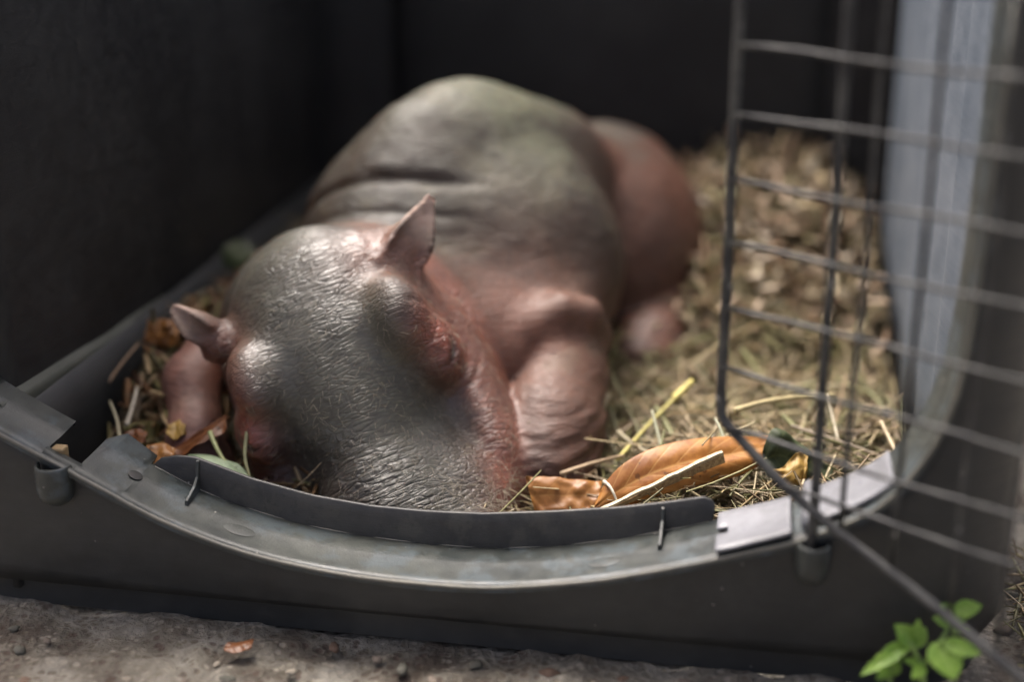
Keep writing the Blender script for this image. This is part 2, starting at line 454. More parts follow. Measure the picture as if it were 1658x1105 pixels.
Rp = [(cut1, zf(cut1))] + sorted([tuple(p) for p in E2 if p[0] > cut1+.0005 and p[1] < .2]+[(u, zf(u)) for u in (-.2655, -.2622, -.2405, -.2398)])+[tuple(p) for p in E2 if p[0] > 0 and p[1] >= .2]
u_ribbon('rim', Lp, -.016, .030, .004); u_ribbon('rim', Rp, -.016, wide, .003)
edge_mat = plastic('worn_edge', (.10, .10, .085), (.22, .205, .165), .5, .9, False)
for nm, pts_, vv_, off_, rr_ in (('rim_edge', [p for p in Lp+Rp if p[1] < .40], -.0162, .0004, .0013), ('lip_edge', [(u, zf(u)) for u in np.linspace(-.236, .114, 60)], .0292, .0030, .0006)):
    v_, f_ = tube([car(u, vv_+.0003*math.sin(k*.9), z+off_) for k, (u, z) in enumerate(pts_)], rr_, 8); part(mesh_obj(nm, v_, f_, edge_mat))
nb_ = [(u, zf(u)) for u in np.linspace(cut0-.001, cut1+.001, 6)]
u_ribbon('rim_bridge', nb_, -.0165, -.004, .001)
# raised inner lip
lt = np.array([(-.2385, .083), (-.232, .090), (-.222, .0925), (-.21, .0925), (-.192, .0868), (-.174, .081), (-.134, .0725), (-.095, .0685), (-.06, .068), (-.024, .0695),
               (.02, .075), (.059, .081), (.09, .0875), (.110, .0925), (.1145, .091), (.1165, .088)])
us = np.concatenate([np.linspace(-.2385, -.21, 10), np.linspace(-.205, .10, 60), np.linspace(.103, .1165, 8)])
verts = []
for u in us:
    zt = np.interp(u, lt[:, 0], lt[:, 1]); zb = zf(u)-.012
    for k in range(6):
        t = k/5; verts.append(car(u, .0315+.004*t*t, zb+(zt-zb)*t))
lip = mesh_obj('lip', verts, grid_faces(len(us), 6), MAT['lip']); part(lip)
mod_solid(lip, .0035, 1); mod_bevel(lip, .0010, 2)
# gusset ribs tying lip to rim
for u, h in ((-.2075, .9), (.0865, .8)):
    zb = zf(u); zt = np.interp(u, lt[:, 0], lt[:, 1])
    prof = [(.034, zb-.002), (.008, zb-.002), (.009, zb+.0045), (.022, zb+.008), (.0275, zb+(zt-zb)*.55), (.030, zb+(zt-zb)*h+.002), (.034, zb+(zt-zb)*h+.002)]
    v_ = [car(u-.0011, a, b) for a, b in prof]+[car(u+.0011, a, b) for a, b in prof]; n = len(prof)
    f_ = [tuple(range(n))[::-1], tuple(range(n, 2*n))]+[(i, (i+1) % n, n+(i+1) % n, n+i) for i in range(n)]
    o = mesh_obj('gusset', v_, f_, MAT['rim'], smooth=False); part(o); mod_bevel(o, .0006, 2)
# latch brackets: cup-shaped lugs hanging below the rim
def bracket(u, z, h, wd, plug):
    n = 9; verts = []
    for j in range(7):
        t = j/6; zz = z-h*t; sh = 1 if t < .6 else math.sqrt(max(0, 1-((t-.6)/.4)**2))*.85+.15
        for k in range(n):
            a = math.pi*k/(n-1)
            verts.append(car(u-wd/2*math.cos(a)*(.35+.65*sh), -.011-.013*math.sin(a)**.7*(.3+.7*sh), zz))
    o = mesh_obj('latch_bracket', verts, grid_faces(7, n), MAT['rim']); part(o); mod_solid(o, .0022, 1); mod_sub(o, 1)
    if plug:
        v_, f_ = box_pts(car(u-.002, -.001, z-.001), CU*.0042, CV*.004, np.array([0, 0, .006]))
        p_ = mesh_obj('plug', v_, f_, MAT['tan'], smooth=False); part(p_, o); mod_bevel(p_, .0012, 2)
bracket(-.281, .1045, .0265, .019, True)
bracket(.1735, .094, .026, .016, False)
# dark disc painting a screw hole's shade, and moulded marks on the rim
def disc(u, v, z, ru, rv, name, mat, h=.0006, n=20):
    sl = (zf(u+.01)-zf(u-.01))/.02
    top = [car(u+ru*math.cos(2*math.pi*k/n), v+rv*math.sin(2*math.pi*k/n), z+sl*ru*math.cos(2*math.pi*k/n)) for k in range(n)]
    inn = [car(u+.72*ru*math.cos(2*math.pi*k/n), v+.72*rv*math.sin(2*math.pi*k/n), z+sl*.72*ru*math.cos(2*math.pi*k/n)+h) for k in range(n)]
    ctr = [car(u, v, z+h*.2)]
    f_ = [(k, (k+1) % n, n+(k+1) % n, n+k) for k in range(n)]+[(n+k, n+(k+1) % n, 2*n) for k in range(n)]
    o = mesh_obj(name, top+inn+ctr, f_, mat); part(o); return o
dark = M('hole_shade'); dark.set(Base_Color=(.008, .008, .008, 1), Roughness=.6)
disc(-.241, .012, zf(-.241)+.0022, .0042, .0045, 'hole_shade_disc', dark.m, .0004)
for u, v in ((-.172, .004), (.055, .004)):
    disc(u, v, zf(u)+.0014, .010, .0055, 'moulded_mark', MAT['rim'], .0003)
# pale plates added over the right rim: wear plus painted sky reflection
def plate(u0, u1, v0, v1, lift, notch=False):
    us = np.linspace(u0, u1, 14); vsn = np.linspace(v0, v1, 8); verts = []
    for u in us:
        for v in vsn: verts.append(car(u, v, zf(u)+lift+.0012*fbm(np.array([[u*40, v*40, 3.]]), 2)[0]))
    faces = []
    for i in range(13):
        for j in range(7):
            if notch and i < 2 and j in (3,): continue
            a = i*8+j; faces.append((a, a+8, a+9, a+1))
    o = mesh_obj('worn_glare_plate', verts, faces, MAT['plate']); part(o); mod_solid(o, .0022, -1); mod_bevel(o, .0006, 1); return o
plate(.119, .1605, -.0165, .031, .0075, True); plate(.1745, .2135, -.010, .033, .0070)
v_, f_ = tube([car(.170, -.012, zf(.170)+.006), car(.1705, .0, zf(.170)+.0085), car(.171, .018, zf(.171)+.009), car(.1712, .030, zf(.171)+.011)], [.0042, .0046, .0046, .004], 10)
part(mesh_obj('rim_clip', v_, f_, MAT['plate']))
tag(carrier, 'dark grey plastic animal carrier with open front holding the sleeping calf', 'pet carrier')

# ------------------------------------------------------------------ wire door, swung open on its rod
TH = R(48.4); DD = np.array([math.sin(TH), -math.cos(TH), 0]); DN = np.array([math.cos(TH), math.sin(TH), 0])
DW = car(.1722, -.0215, 0)
def dp(s, z, off=0): return DW + DD*s + DN*off + np.array([0, 0, z])
bot = [(-.0645, .158), (-.060, .1515), (-.050, .1445), (-.0429, .1397), (-.0156, .1225), (.0123, .1093), (.0503, .0950), (.0869, .0795), (.1185, .0648), (.150, .054), (.19, .050),
       (.30, .049), (.36, .055), (.40, .085), (.43, .125), (.436, .16)]
outline = [(-.0655, .60), (-.0650, .45), (-.0655, .36), (-.0648, .28), (-.0640, .21)]+bot+[(.436, .35), (.436, .60), (.40, .625), (.2, .63), (-.03, .625), (-.0655, .60)]
v_, f_ = tube([dp(s, z) for s, z in chaikin(outline, 1)], .0029, 10)
door = mesh_obj('door', v_, f_, MAT['wire']); part(door)
door['label'] = 'open wire mesh door of weathered grey rods'
def bz(s): b = np.array(bot); return np.interp(s, b[:, 0], b[:, 1])
def wig(n): return rng.normal(0, .00045, n)
def wire(pts, r):
    v_, f_ = tube(pts, r, 8); o = mesh_obj('wire', v_, f_, MAT['wire']); part(o, door)
for s in [.0155, .0462, .0812, .1075, .139, .17, .202, .233, .264, .295, .327, .358, .39]:
    zs_ = np.linspace(bz(s)+.001, .628, 14); wg = wig(14)*.5
    wire([dp(s+wg[k]+.0006*math.sin(z*30), z, .0022) for k, z in enumerate(zs_)], .0016)
for z in [.125, .150, .1846, .2210, .2570, .2920, .3275, .3625, .398, .433, .468, .503, .538, .573]:
    b = np.array(bot); L = b[:6*2]; s0 = -.0648 if z > .158 else np.interp(-z, -b[:9, 1], b[:9, 0])
    ss = np.linspace(s0+.001, .434, 26); wg = wig(26)*.6
    wire([dp(s, z+wg[k]+.0008*math.sin(s*45+z*60), -.0018) for k, s in enumerate(ss)], .00145)
rodp = [dp(-.0020, .083)]+[dp(-.0022-.0035*(z-.1)/.3+wig(1)[0]*.6, z, .0042) for z in np.linspace(.10, .64, 12)]
v_, f_ = tube(rodp, .0027, 10); part(mesh_obj('hinge_rod', v_, f_, MAT['wire']), door)

# ================================================================== the hippo calf
def sm(a, b, k):
    h = np.clip(.5+.5*(b-a)/k, 0, 1); return b+(a-b)*h-k*h*(1-h)
def smax(a, b, k): return -sm(-a, -b, k)
def ell(p, c, r, B=None):
    q = p-np.asarray(c)
    if B is not None: q = q@np.asarray(B).T
    r = np.asarray(r); k0 = np.sqrt(((q/r)**2).sum(-1)); k1 = np.sqrt(((q/(r*r))**2).sum(-1))
    return k0*(k0-1)/np.maximum(k1, 1e-9)
def cone(p, a, b, ra, rb):
    a = np.asarray(a); b = np.asarray(b); ab = b-a; t = np.clip(((p-a)@ab)/(ab@ab), 0, 1)
    return np.sqrt(((p-a-t[:, None]*ab)**2).sum(-1))-(ra+(rb-ra)*t)
def chain(p, pts, rs, k=.012):
    d = None
    for i in range(len(pts)-1):
        e = cone(p, pts[i], pts[i+1], rs[i], rs[i+1]); d = e if d is None else sm(d, e, k)
    return d
# head frame: N down the face to the nose, S to the calf's left, T out of the face
TILT = R(15); i2 = .42*RT-.9075*UPC; cc = -FWD
HN = math.cos(TILT)*i2+math.sin(TILT)*cc; HT = -math.sin(TILT)*i2+math.cos(TILT)*cc; HS = .9075*RT+.42*UPC
HB = np.stack([HN, HS, HT])
H0 = P(550, 622, .858)
def hp(n, s, t): return H0+HN*n+HS*s+HT*t
def rot2(B, axis, ang):
    Rm = np.array(Matrix.Rotation(ang, 3, Vector(axis))); return B@Rm.T
def ear(p, base, tip, wid, nrm, bend):
    base = np.asarray(base); tip = np.asarray(tip); ax = tip-base; L = np.linalg.norm(ax); ax = ax/L
    nrm = nrm-ax*(nrm@ax); nrm /= np.linalg.norm(nrm); sd_ = np.cross(ax, nrm)
    q = p-base; x = q@ax; y = q@sd_; z = q@nrm
    t = np.clip(x/L, 0, 1)
    prof = wid*(1-t)**.75*(1+.55*np.sin(np.pi*np.clip(t*1.15, 0, 1)))*.82+.0022
    cup = z-bend*(y*y)/wid-bend*.25*np.sin(t*np.pi)*wid
    d = np.sqrt((np.maximum(np.abs(x-L/2)-L/2, 0))**2+(np.maximum(np.abs(y)-prof, 0))**2+(np.maximum(np.abs(cup)-(.0042*(1-t)+.0005), 0))**2)-.0024
    return d*.8
def hippo_sdf(p):
    X, Y, Z = p[:, 0], p[:, 1], p[:, 2]
    # trunk
    ax = np.array([.42, .90, .02]); ax /= np.linalg.norm(ax)
    sx = np.cross(ax, [0, 0, 1.]); sx /= np.linalg.norm(sx); B = np.stack([sx, ax, np.cross(sx, ax)])
    barrel = ell(p, (-.046, 1.145, .138), (.119, .165, .118), B)
    hump = chain(p, [P(690, 232, 1.10), P(760, 226, 1.14), P(890, 262, 1.21)], [.030, .036, .040], .03)
    trunk = sm(barrel, hump, .055)
    rump = ell(p, (.080, 1.310, .106), (.097, .110, .100), B)
    trunk = sm(trunk, rump, .055)
    shoulder = ell(p, (-.082, 1.055, .108), (.100, .085, .098))
    trunk = sm(trunk, shoulder, .010)
    neck = ell(p, P(560, 520, .985), (.092, .07, .072))
    d = sm(trunk, neck, .014)
    chest = ell(p, (-.035, 1.00, .085), (.085, .07, .075))
    d = sm(d, chest, .03)
    # hind leg
    thigh = ell(p, (.108, 1.235, .082), (.060, .090, .090), B)
    d = sm(d, thigh, .035)
    shank = chain(p, [(.140, 1.25, .055), (.132, 1.19, .050), (.120, 1.145, .044), (.112, 1.118, .040)], [.036, .036, .036, .033])
    d = sm(d, shank, .008)
    # left foreleg
    upper = chain(p, [P(790, 430, 1.07), P(850, 500, 1.030), P(905, 530, 1.012)], [.048, .028, .022], .02)
    d = sm(d, upper, .035)
    d = sm(d, ell(p, P(882, 435, 1.088), (.062, .060, .075)), .05)
    fore = chain(p, [P(916, 535, 1.006), P(902, 610, .972), P(888, 700, .924), P(882, 750, .902)], [.0245, .0325, .0345, .0350], .02)
    fore = sm(fore, ell(p, P(880, 778, .897), (.038, .036, .026)), .015)
    toes = [(.002, .884, .042), (.018, .878, .043), (.034, .882, .042)]
    for q in toes: fore = sm(fore, cone(p, (.02, .905, .042), q, .014, .0105), .008)
    fore = fore+(.0006*np.sin(420*Z+2.5*np.sin(X*55)+2*vnoise(p*40))+.0004*np.sin(800*Z+3*vnoise(p*60)))*sstep(-Z, -.115, -.075)
    d = sm(d, fore, .0025)
    roll = chain(p, [P(800, 660, .962), P(828, 588, .968), P(864, 533, .972), P(910, 505, .976), P(948, 510, .982), P(968, 545, .996)], [.008, .0120, .0125, .0115, .0100, .008], .012)
    d = sm(d, roll, .016)
    # right foreleg, showing left of the head
    fr = chain(p, [P(350, 575, .975), P(312, 625, .945), P(318, 715, .905), P(330, 755, .892)], [.022, .0200, .0195, .021], .012)
    d = sm(d, fr, .01)
    # head
    q = (p-H0)@HB.T; n, s, t = q[:, 0], q[:, 1], q[:, 2]; as_ = np.abs(s); qs = np.stack([n, as_, t], -1)
    h = ell(q, (-.045, 0, -.060), (.088, .073, .062))
    h = sm(h, ell(q, (.038, 0, -.062), (.090, .046, .050)), .028)
    h = sm(h, ell(q, (.100, 0, -.066), (.058, .076, .054)), .030)
    h = sm(h, ell(q, (.040, 0, -.098), (.105, .068, .050)), .03)          # lower jaw
    h = sm(h, ell(qs, (-.022, .060, -.085), (.06, .022, .04)), .03)         # cheeks
    h = sm(h, ell(q, (.015, .074, -.094), (.085, .024, .038)), .016)        # left jowl, turned to the camera
    h = sm(h, ell(qs, (-.030, .053, -.013), (.028, .019, .024)), .017)     # brows
    h = sm(h, ell(qs, (-.002, .065, -.034), (.025, .0165, .022)), .011)
    h = h+.0020*np.exp(-((n-.030)/.016)**2-((as_-.056)/.014)**2)*sstep(t, -.06, -.03)      # closed eyes
    h = sm(h, ell(qs, (.128, .036, -.030), (.022, .020, .018)), .018)      # nostril pads
    nost = ell(qs, (.138, .034, -.014), (.004, .009, .006)); h = smax(h, -nost, .006)
    h = sm(h, ell(qs, (.045, .074, -.082), (.070, .019, .036)), .012)      # jowls
    # eye slit and lid folds
    rr_ = np.sqrt((n+.004)**2+((as_-.063)*1.25)**2); an_ = np.arctan2((as_-.063)*1.25, n+.004)
    for r0, dep, wd, ac, aw in ((.0185, .0022, .0017, .95, .85), (.0255, .0012, .0020, .75, .75), (.0325, .0013, .0022, .6, .6), (.012, .0009, .0014, 1.0, .9), (.026, .0012, .002, 3.0, .6)):
        h = h+dep*np.exp(-((rr_-r0)/wd)**2-((an_-ac)/aw)**2)*sstep(t, -.085, -.055)
    # mouth corner crease down the cheek
    g = np.exp(-((t+.083+.12*(n-.06))/.0035)**2)*sstep(n, .0, .04)*sstep(as_, .03, .055); h = h+.003*g
    eb = P(645, 412, .950); et = P(699, 316, .955)
    h = sm(h, ear(p, eb, et, .0125, HT*.8+HN*.45+HS*.3, .7), .010)
    eb2 = P(338, 535, .912); et2 = P(282, 498, .915)
    h = sm(h, ear(p, eb2, et2, .0048, HT*.8+HN*.6-HS*.1, .6), .010)
    h = sm(h, chain(p, [P(624, 422, .948), eb+(et-eb)*.26, eb+(et-eb)*.5], [.029, .0115, .0015], .012), .012)
    h = sm(h, chain(p, [P(356, 552, .915), eb2+(et2-eb2)*.25, eb2+(et2-eb2)*.6], [.017, .0065, .002], .010), .010)
    d = sm(d, h, .004)
    # loose-skin undulation
    pn = np.stack([X*16, Y*16, Z*16], -1)
    d = d+.0026*vnoise(pn)+.0009*vnoise(pn*2.7)+.0004*vnoise(pn*np.array([5., 5., 9.]))*sstep(Y, .97, 1.02)
    # neck folds
    for A_, dep, wd in ((P(580, 312, 1.06), .0042, .006), (P(560, 350, 1.03), .0018, .004)):
        pl_ = (p-A_)@np.array([.05, .76, .65])-.006*np.sin(X*26)
        g = np.exp(-(pl_/wd)**2)*sstep(Z, .12, .17)*sstep(-X, .01, .06); d = d+dep*g
    return d
def isosurface(f, lo, hi, st):
    lo = np.array(lo); hi = np.array(hi); n = (np.ceil((hi-lo)/st/4)*4).astype(int)+1
    cax = [lo[i]+np.arange((n[i]-1)//4)*st*4+2*st for i in range(3)]
    cg = np.stack(np.meshgrid(*cax, indexing='ij'), -1).reshape(-1, 3)
    cv = f(cg).reshape([len(a) for a in cax])
    D = np.repeat(np.repeat(np.repeat(cv, 4, 0), 4, 1), 4, 2)
    D = np.pad(D, ((0, 1), (0, 1), (0, 1)), mode='edge').astype(np.float64)
    ax = [lo[i]+np.arange(n[i])*st for i in range(3)]
    idx = np.argwhere(np.abs(D) < .022)
    pts = lo+idx*st
    vals = np.concatenate([f(pts[k:k+400000]) for k in range(0, len(pts), 400000)])
    D[idx[:, 0], idx[:, 1], idx[:, 2]] = vals
    S = D < 0
    c = np.zeros([m-1 for m in S.shape], int)
    for a in (0, 1):
        for b in (0, 1):
            for e in (0, 1): c += S[a:S.shape[0]-1+a, b:S.shape[1]-1+b, e:S.shape[2]-1+e]
    act = np.argwhere((c > 0) & (c < 8)); vid = -np.ones(c.shape, int); vid[act[:, 0], act[:, 1], act[:, 2]] = np.arange(len(act))
    acc = np.zeros((len(act), 3)); cnt = np.zeros(len(act))
    cor = [(a, b, e) for a in (0, 1) for b in (0, 1) for e in (0, 1)]
    for a in cor:
        for k in range(3):
            if a[k]: continue
            b = list(a); b[k] = 1
            A = act+np.array(a); Bq = act+np.array(b)
            va = D[A[:, 0], A[:, 1], A[:, 2]]; vb = D[Bq[:, 0], Bq[:, 1], Bq[:, 2]]
            m = (va < 0) != (vb < 0); tt = np.where(m, va/np.where(m, va-vb, 1), 0)
            pos = np.repeat(np.array([a], float), len(act), 0); pos[:, k] = tt
            acc += pos*m[:, None]; cnt += m
    V_ = lo+(act+acc/cnt[:, None])*st
    F_ = []
    for k in range(3):
        o1, o2 = [(1, 2), (2, 0), (0, 1)][k]
        sl = [slice(None)]*3; sl2 = [slice(None)]*3; sl[k] = slice(0, -1); sl2[k] = slice(1, None)
        ch = S[tuple(sl)] != S[tuple(sl2)]
        e = np.argwhere(ch); e = e[(e[:, o1] > 0) & (e[:, o2] > 0) & (e[:, o1] < S.shape[o1]-1) & (e[:, o2] < S.shape[o2]-1)]
        q = []
        for da, db in ((1, 1), (0, 1), (0, 0), (1, 0)):
            g = e.copy(); g[:, o1] -= da; g[:, o2] -= db; q.append(vid[g[:, 0], g[:, 1], g[:, 2]])
        q = np.stack(q, -1); ins = S[e[:, 0], e[:, 1], e[:, 2]]
        q[~ins] = q[~ins][:, ::-1]; F_.append(q)
    return V_, np.concatenate(F_)
HV, HF = isosurface(hippo_sdf, (-.26, .80, -.012), (.24, 1.50, .325), .0026)
def grad(f, p, e=.0012):
    g = np.stack([f(p+np.eye(3)[k]*e)-f(p-np.eye(3)[k]*e) for k in range(3)], -1)
    return g/(2*e)
for _ in range(2):
    g = grad(hippo_sdf, HV); HV = HV-np.clip(hippo_sdf(HV), -.002, .002)[:, None]*g/np.maximum((g*g).sum(-1), .2)[:, None]
HNRM = grad(hippo_sdf, HV, .002); HNRM /= np.linalg.norm(HNRM, axis=-1)[:, None]
# pigment: slate on top, pink in the folds, on the lids, ears, legs and belly
q = (HV-H0)@HB.T; hn, hs, ht = q[:, 0], q[:, 1], q[:, 2]; ahs = np.abs(hs)
is_head = sstep(-np.sqrt((hn/.15)**2+(hs/.10)**2+((ht+.06)/.085)**2), -1.12, -.95)
slate = np.array([.075, .073, .056]); brown = np.array([.076, .047, .029]); pink = np.array([.27, .088, .052]); rosy = np.array([.19, .066, .038])
green = np.array([.15, .16, .085]); palegrey = np.array([.12, .112, .098])
def lerp(a, b, t): return a+(b-a)*np.clip(t, 0, 1)[:, None]
nz = fbm(HV*18, 3); nz2 = fbm(HV*50+9, 2)
colv = np.repeat(brown[None], len(HV), 0)
# body
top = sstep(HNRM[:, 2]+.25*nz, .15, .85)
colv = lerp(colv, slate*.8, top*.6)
colv = lerp(colv, green, sstep(HNRM[:, 2]+.2*nz, .45, .9)*np.exp(-((HV[:, 0]+.0)/.09)**2-((HV[:, 1]-1.14)/.10)**2)*.9)  # greenish dust tone, also painting the highlight along the hump
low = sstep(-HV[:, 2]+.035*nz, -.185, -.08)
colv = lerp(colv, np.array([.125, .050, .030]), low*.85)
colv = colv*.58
colv = lerp(colv, np.array([.088, .036, .022]), sstep(HV[:, 0]+.30*(HV[:, 1]-1.2)+.018*nz, .030, .085)*sstep(HV[:, 1], 1.05, 1.10)*(1-.85*sstep(HNRM[:, 2], .8, .95)*sstep(HV[:, 2], .15, .18))*.92)
colv = lerp(colv, np.array([.135, .068, .045]), np.exp(-((HV[:, 0]-.03)/.05)**2-((HV[:, 1]-.95)/.07)**2)*.9)
colv = lerp(colv, np.array([.17, .060, .036]), np.exp(-((HV[:, 0]+.015)/.045)**2-((HV[:, 1]-.98)/.05)**2-((HV[:, 2]-.11)/.05)**2)*.9)
rl = sstep(-HV[:, 0], .165, .185)*sstep(-HV[:, 1], -1.0, -.97)*sstep(-HV[:, 2], -.15, -.12)
colv = lerp(colv, np.array([.27, .135, .105]), rl*.8)
# head
hc = np.repeat(slate[None]*1.12, len(HV), 0)
hc = lerp(hc, palegrey*.9, (.5+.5*nz)*.45)
hc = lerp(hc, np.array([.115, .110, .074]), np.exp(-((hn-.02)/.06)**2-((hs-.01)/.045)**2)*.6)
hc = lerp(hc, np.array([.30, .085, .055]), np.exp(-((hn+.002)/.030)**2-((ahs-.071)/.016)**2)*.95)
hc = lerp(hc, rosy*1.05, sstep(-ht+.012*nz, .062, .088)*.85)
hc = lerp(hc, pink*.8, sstep(ahs+.006*nz, .060, .080)*.6)
hc = lerp(hc, rosy, np.exp(-((hn+.082)/.028)**2-((hs-.060)/.030)**2)*.75)
hc = lerp(hc, rosy, np.exp(-((hn+.065)/.03)**2-((hs+.066)/.02)**2)*.8)
hc = lerp(hc, pink*1.05, np.exp(-((hn-.11)/.05)**2-((hs-.078)/.022)**2)*.9)
hc = lerp(hc, np.array([.055, .045, .045]), np.exp(-((hn-.075)/.045)**2-((hs+.035)/.035)**2)*.7)
earw = np.maximum(np.exp(-(np.linalg.norm(HV-P(685, 345, .955), axis=-1)/.022)**2), np.exp(-(np.linalg.norm(HV-P(290, 503, .915), axis=-1)/.018)**2))
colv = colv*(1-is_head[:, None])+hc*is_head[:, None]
colv = lerp(colv, np.array([.50, .36, .29]), earw*.9)  # pink ears brightened to paint in the glow of backlight
rr_ = np.sqrt((hn+.004)**2+((ahs-.063)*1.25)**2); an_ = np.arctan2((ahs-.063)*1.25, hn+.004)
colv = lerp(colv, np.array([.030, .014, .012]), np.exp(-((rr_-.0185)/.0020)**2-((an_-.95)/.8)**2)*is_head*sstep(ht, -.085, -.055)*.8)
colv = colv*np.clip(1+.14*nz2+.18*fbm(HV*np.array([26, 26, 9]), 3), .5, 1.6)[:, None]
dirt = sstep(fbm(HV*34+5, 3), .35, .75)*sstep(HNRM[:, 2], .0, .7)*(1-is_head)
colv = lerp(colv, np.array([.17, .15, .095]), dirt*.2)
hip = mesh_obj('hippo_calf', HV, HF)
me = hip.data
def add_attr(me, name, typ, arr, dom='POINT'):
    at = me.attributes.new(name, typ, dom)
    if typ == 'FLOAT_COLOR': at.data.foreach_set('color', np.concatenate([arr, np.ones((len(arr), 1))], 1).astype(np.float32).ravel())
    elif typ == 'FLOAT_VECTOR': at.data.foreach_set('vector', np.asarray(arr, np.float32).ravel())
    else: at.data.foreach_set('value', np.asarray(arr, np.float32).ravel())
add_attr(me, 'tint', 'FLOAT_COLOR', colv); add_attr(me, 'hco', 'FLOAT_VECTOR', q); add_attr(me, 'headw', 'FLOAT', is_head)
add_attr(me, 'muzw', 'FLOAT', sstep(hn, .0, .07)*(.25+.75*sstep(-hs, -.03, .025))+.45*np.exp(-((hn-.0)/.03)**2-((ahs-.07)/.015)**2)+.25*np.exp(-((hn+.07)/.03)**2))
def skin_mat():
    m = M('calf_skin'); a = m.n('ShaderNodeAttribute'); a.attribute_name = 'tint'
    hw = m.n('ShaderNodeAttribute'); hw.attribute_name = 'headw'; hw = hw.outputs['Fac']
    # creases run across the face: stretch along S
    c1 = m.coord((1, .28, .6), 'hco'); c2 = m.coord((.35, 1, .6), 'hco'); co = m.coord()
    n1 = m.noise(c1, 480, 4, .6, .8); n2 = m.noise(c2, 520, 3, .6, .5); n3 = m.noise(m.coord((1, .16, .5), 'hco'), 170, 3, .6, 1.2)
    vo = m.n('ShaderNodeTexVoronoi'); vo.feature = 'DISTANCE_TO_EDGE'; vo.inputs['Scale'].default_value = 330
    wob = m.n('ShaderNodeMix'); wob.data_type = 'VECTOR'; wob.inputs[0].default_value = .012
    nn = m.n('ShaderNodeTexNoise'); nn.inputs['Scale'].default_value = 60; m.l(c1, nn.inputs['Vector'])
    m.l(c1, wob.inputs[4]); m.l(nn.outputs['Color'], wob.inputs[5]); m.l(wob.outputs[1], vo.inputs['Vector'])
    crease = m.ramp(vo.outputs['Distance'], [(.0, 0), (.16, 1)])
    vo2 = m.n('ShaderNodeTexVoronoi'); vo2.feature = 'DISTANCE_TO_EDGE'; vo2.inputs['Scale'].default_value = 130; m.l(wob.outputs[1], vo2.inputs['Vector'])
    crease2 = m.ramp(vo2.outputs['Distance'], [(.0, 0), (.14, 1)])
    fine = m.noise(co, 900, 3, .6); med = m.noise(co, 120, 4, .6)
    col = m.mix(m.math('MULTIPLY', m.ramp(med, [(.35, 0), (.7, 1)]), .35), a.outputs['Color'], (.03, .023, .020))
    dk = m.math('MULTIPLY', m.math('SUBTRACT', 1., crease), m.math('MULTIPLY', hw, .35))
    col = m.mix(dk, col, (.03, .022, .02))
    m.l(col, m.b.inputs['Base Color'])
    m.l(m.math('ADD', m.ramp(med, [(.3, .29), (.7, .45)]), m.math('MULTIPLY', m.math('SUBTRACT', 1., hw), .15)), m.b.inputs['Roughness'])
    m.set(Subsurface_Weight=.12, Subsurface_Scale=.004, Specular_IOR_Level=.8)
    m.l(m.math('ADD', m.math('MULTIPLY', hw, .2), .4), m.b.inputs['Specular IOR Level'])
    m.b.inputs['Subsurface Radius'].default_value = (1, .35, .2)
    mz = m.n('ShaderNodeAttribute'); mz.attribute_name = 'muzw'; mz = mz.outputs['Fac']
    h = m.math('ADD', m.math('MULTIPLY', n1, .36), m.math('MULTIPLY', n2, .32))
    deep = m.math('ADD', m.math('MULTIPLY', crease2, .9), m.math('MULTIPLY', n3, 1.6))
    h = m.math('ADD', h, m.math('MULTIPLY', crease, .22))
    h = m.math('ADD', h, m.math('MULTIPLY', deep, m.math('MULTIPLY', mz, .8)))
    vary = m.ramp(m.noise(co, 26, 3, .5), [(.36, .25), (.66, 1.15)])
    hb = m.bump(m.math('MULTIPLY', h, vary), .95, .0019)
    body = m.bump(m.noise(m.coord((.5, .5, 2.2)), 170, 4, .65, .8), .6, .0022)
    mx = m.n('ShaderNodeMix'); mx.data_type = 'VECTOR'; m.l(hw, mx.inputs[0]); m.l(body, mx.inputs[4]); m.l(hb, mx.inputs[5])
    m.l(mx.outputs[1], m.b.inputs['Normal'])
    return m.m
me.materials.append(skin_mat())
me.polygons.foreach_set('material_index', [0]*len(me.polygons))
tag(hip, 'sleeping hippo calf with slate back and pink flanks curled on the hay', 'hippo')
# fine pale hairs over the face
sel = np.where((is_head > .9) & (HNRM@cc > .05) & (hn > -.07))[0]
wts = .25+1.2*np.exp(-((hn[sel]-.085)/.055)**2-((hs[sel]-.03)/.06)**2)+.5*np.exp(-((hn[sel]-.0)/.05)**2)
pick = rng.choice(sel, 1000, p=wts/wts.sum())
hv, hf = [], []
for i in pick:
    b = HV[i]+rng.normal(0, .001, 3); nr = HNRM[i]
    muz = float(np.exp(-((hn[i]-.12)/.04)**2))
    L = rng.uniform(.005, .011)*(1+.7*muz); dirv = HN*rng.normal(.45, .5)+HS*rng.normal(.05, .55); dirv -= nr*(dirv@nr); dirv /= np.linalg.norm(dirv)+1e-6
    side = np.cross(dirv, nr); r = .00011+.00005*rng.random(); lift = rng.uniform(.25, .6); cu = rng.normal(0, .35)
    pts = [b+dirv*L*t*(1-.2*t)+nr*L*(lift*t-.45*lift*t*t)+side*L*cu*t*t for t in (0, .35, .7, 1)]
    k0 = len(hv)
    for j, p_ in enumerate(pts):
        rr = r*(1-.75*j/3)
        hv += [p_+side*rr, p_-side*rr*.5+nr*rr*.87, p_-side*rr*.5-nr*rr*.87]
    for j in range(3):
        for e in range(3): hf.append((k0+j*3+e, k0+j*3+(e+1) % 3, k0+j*3+3+(e+1) % 3, k0+j*3+3+e))
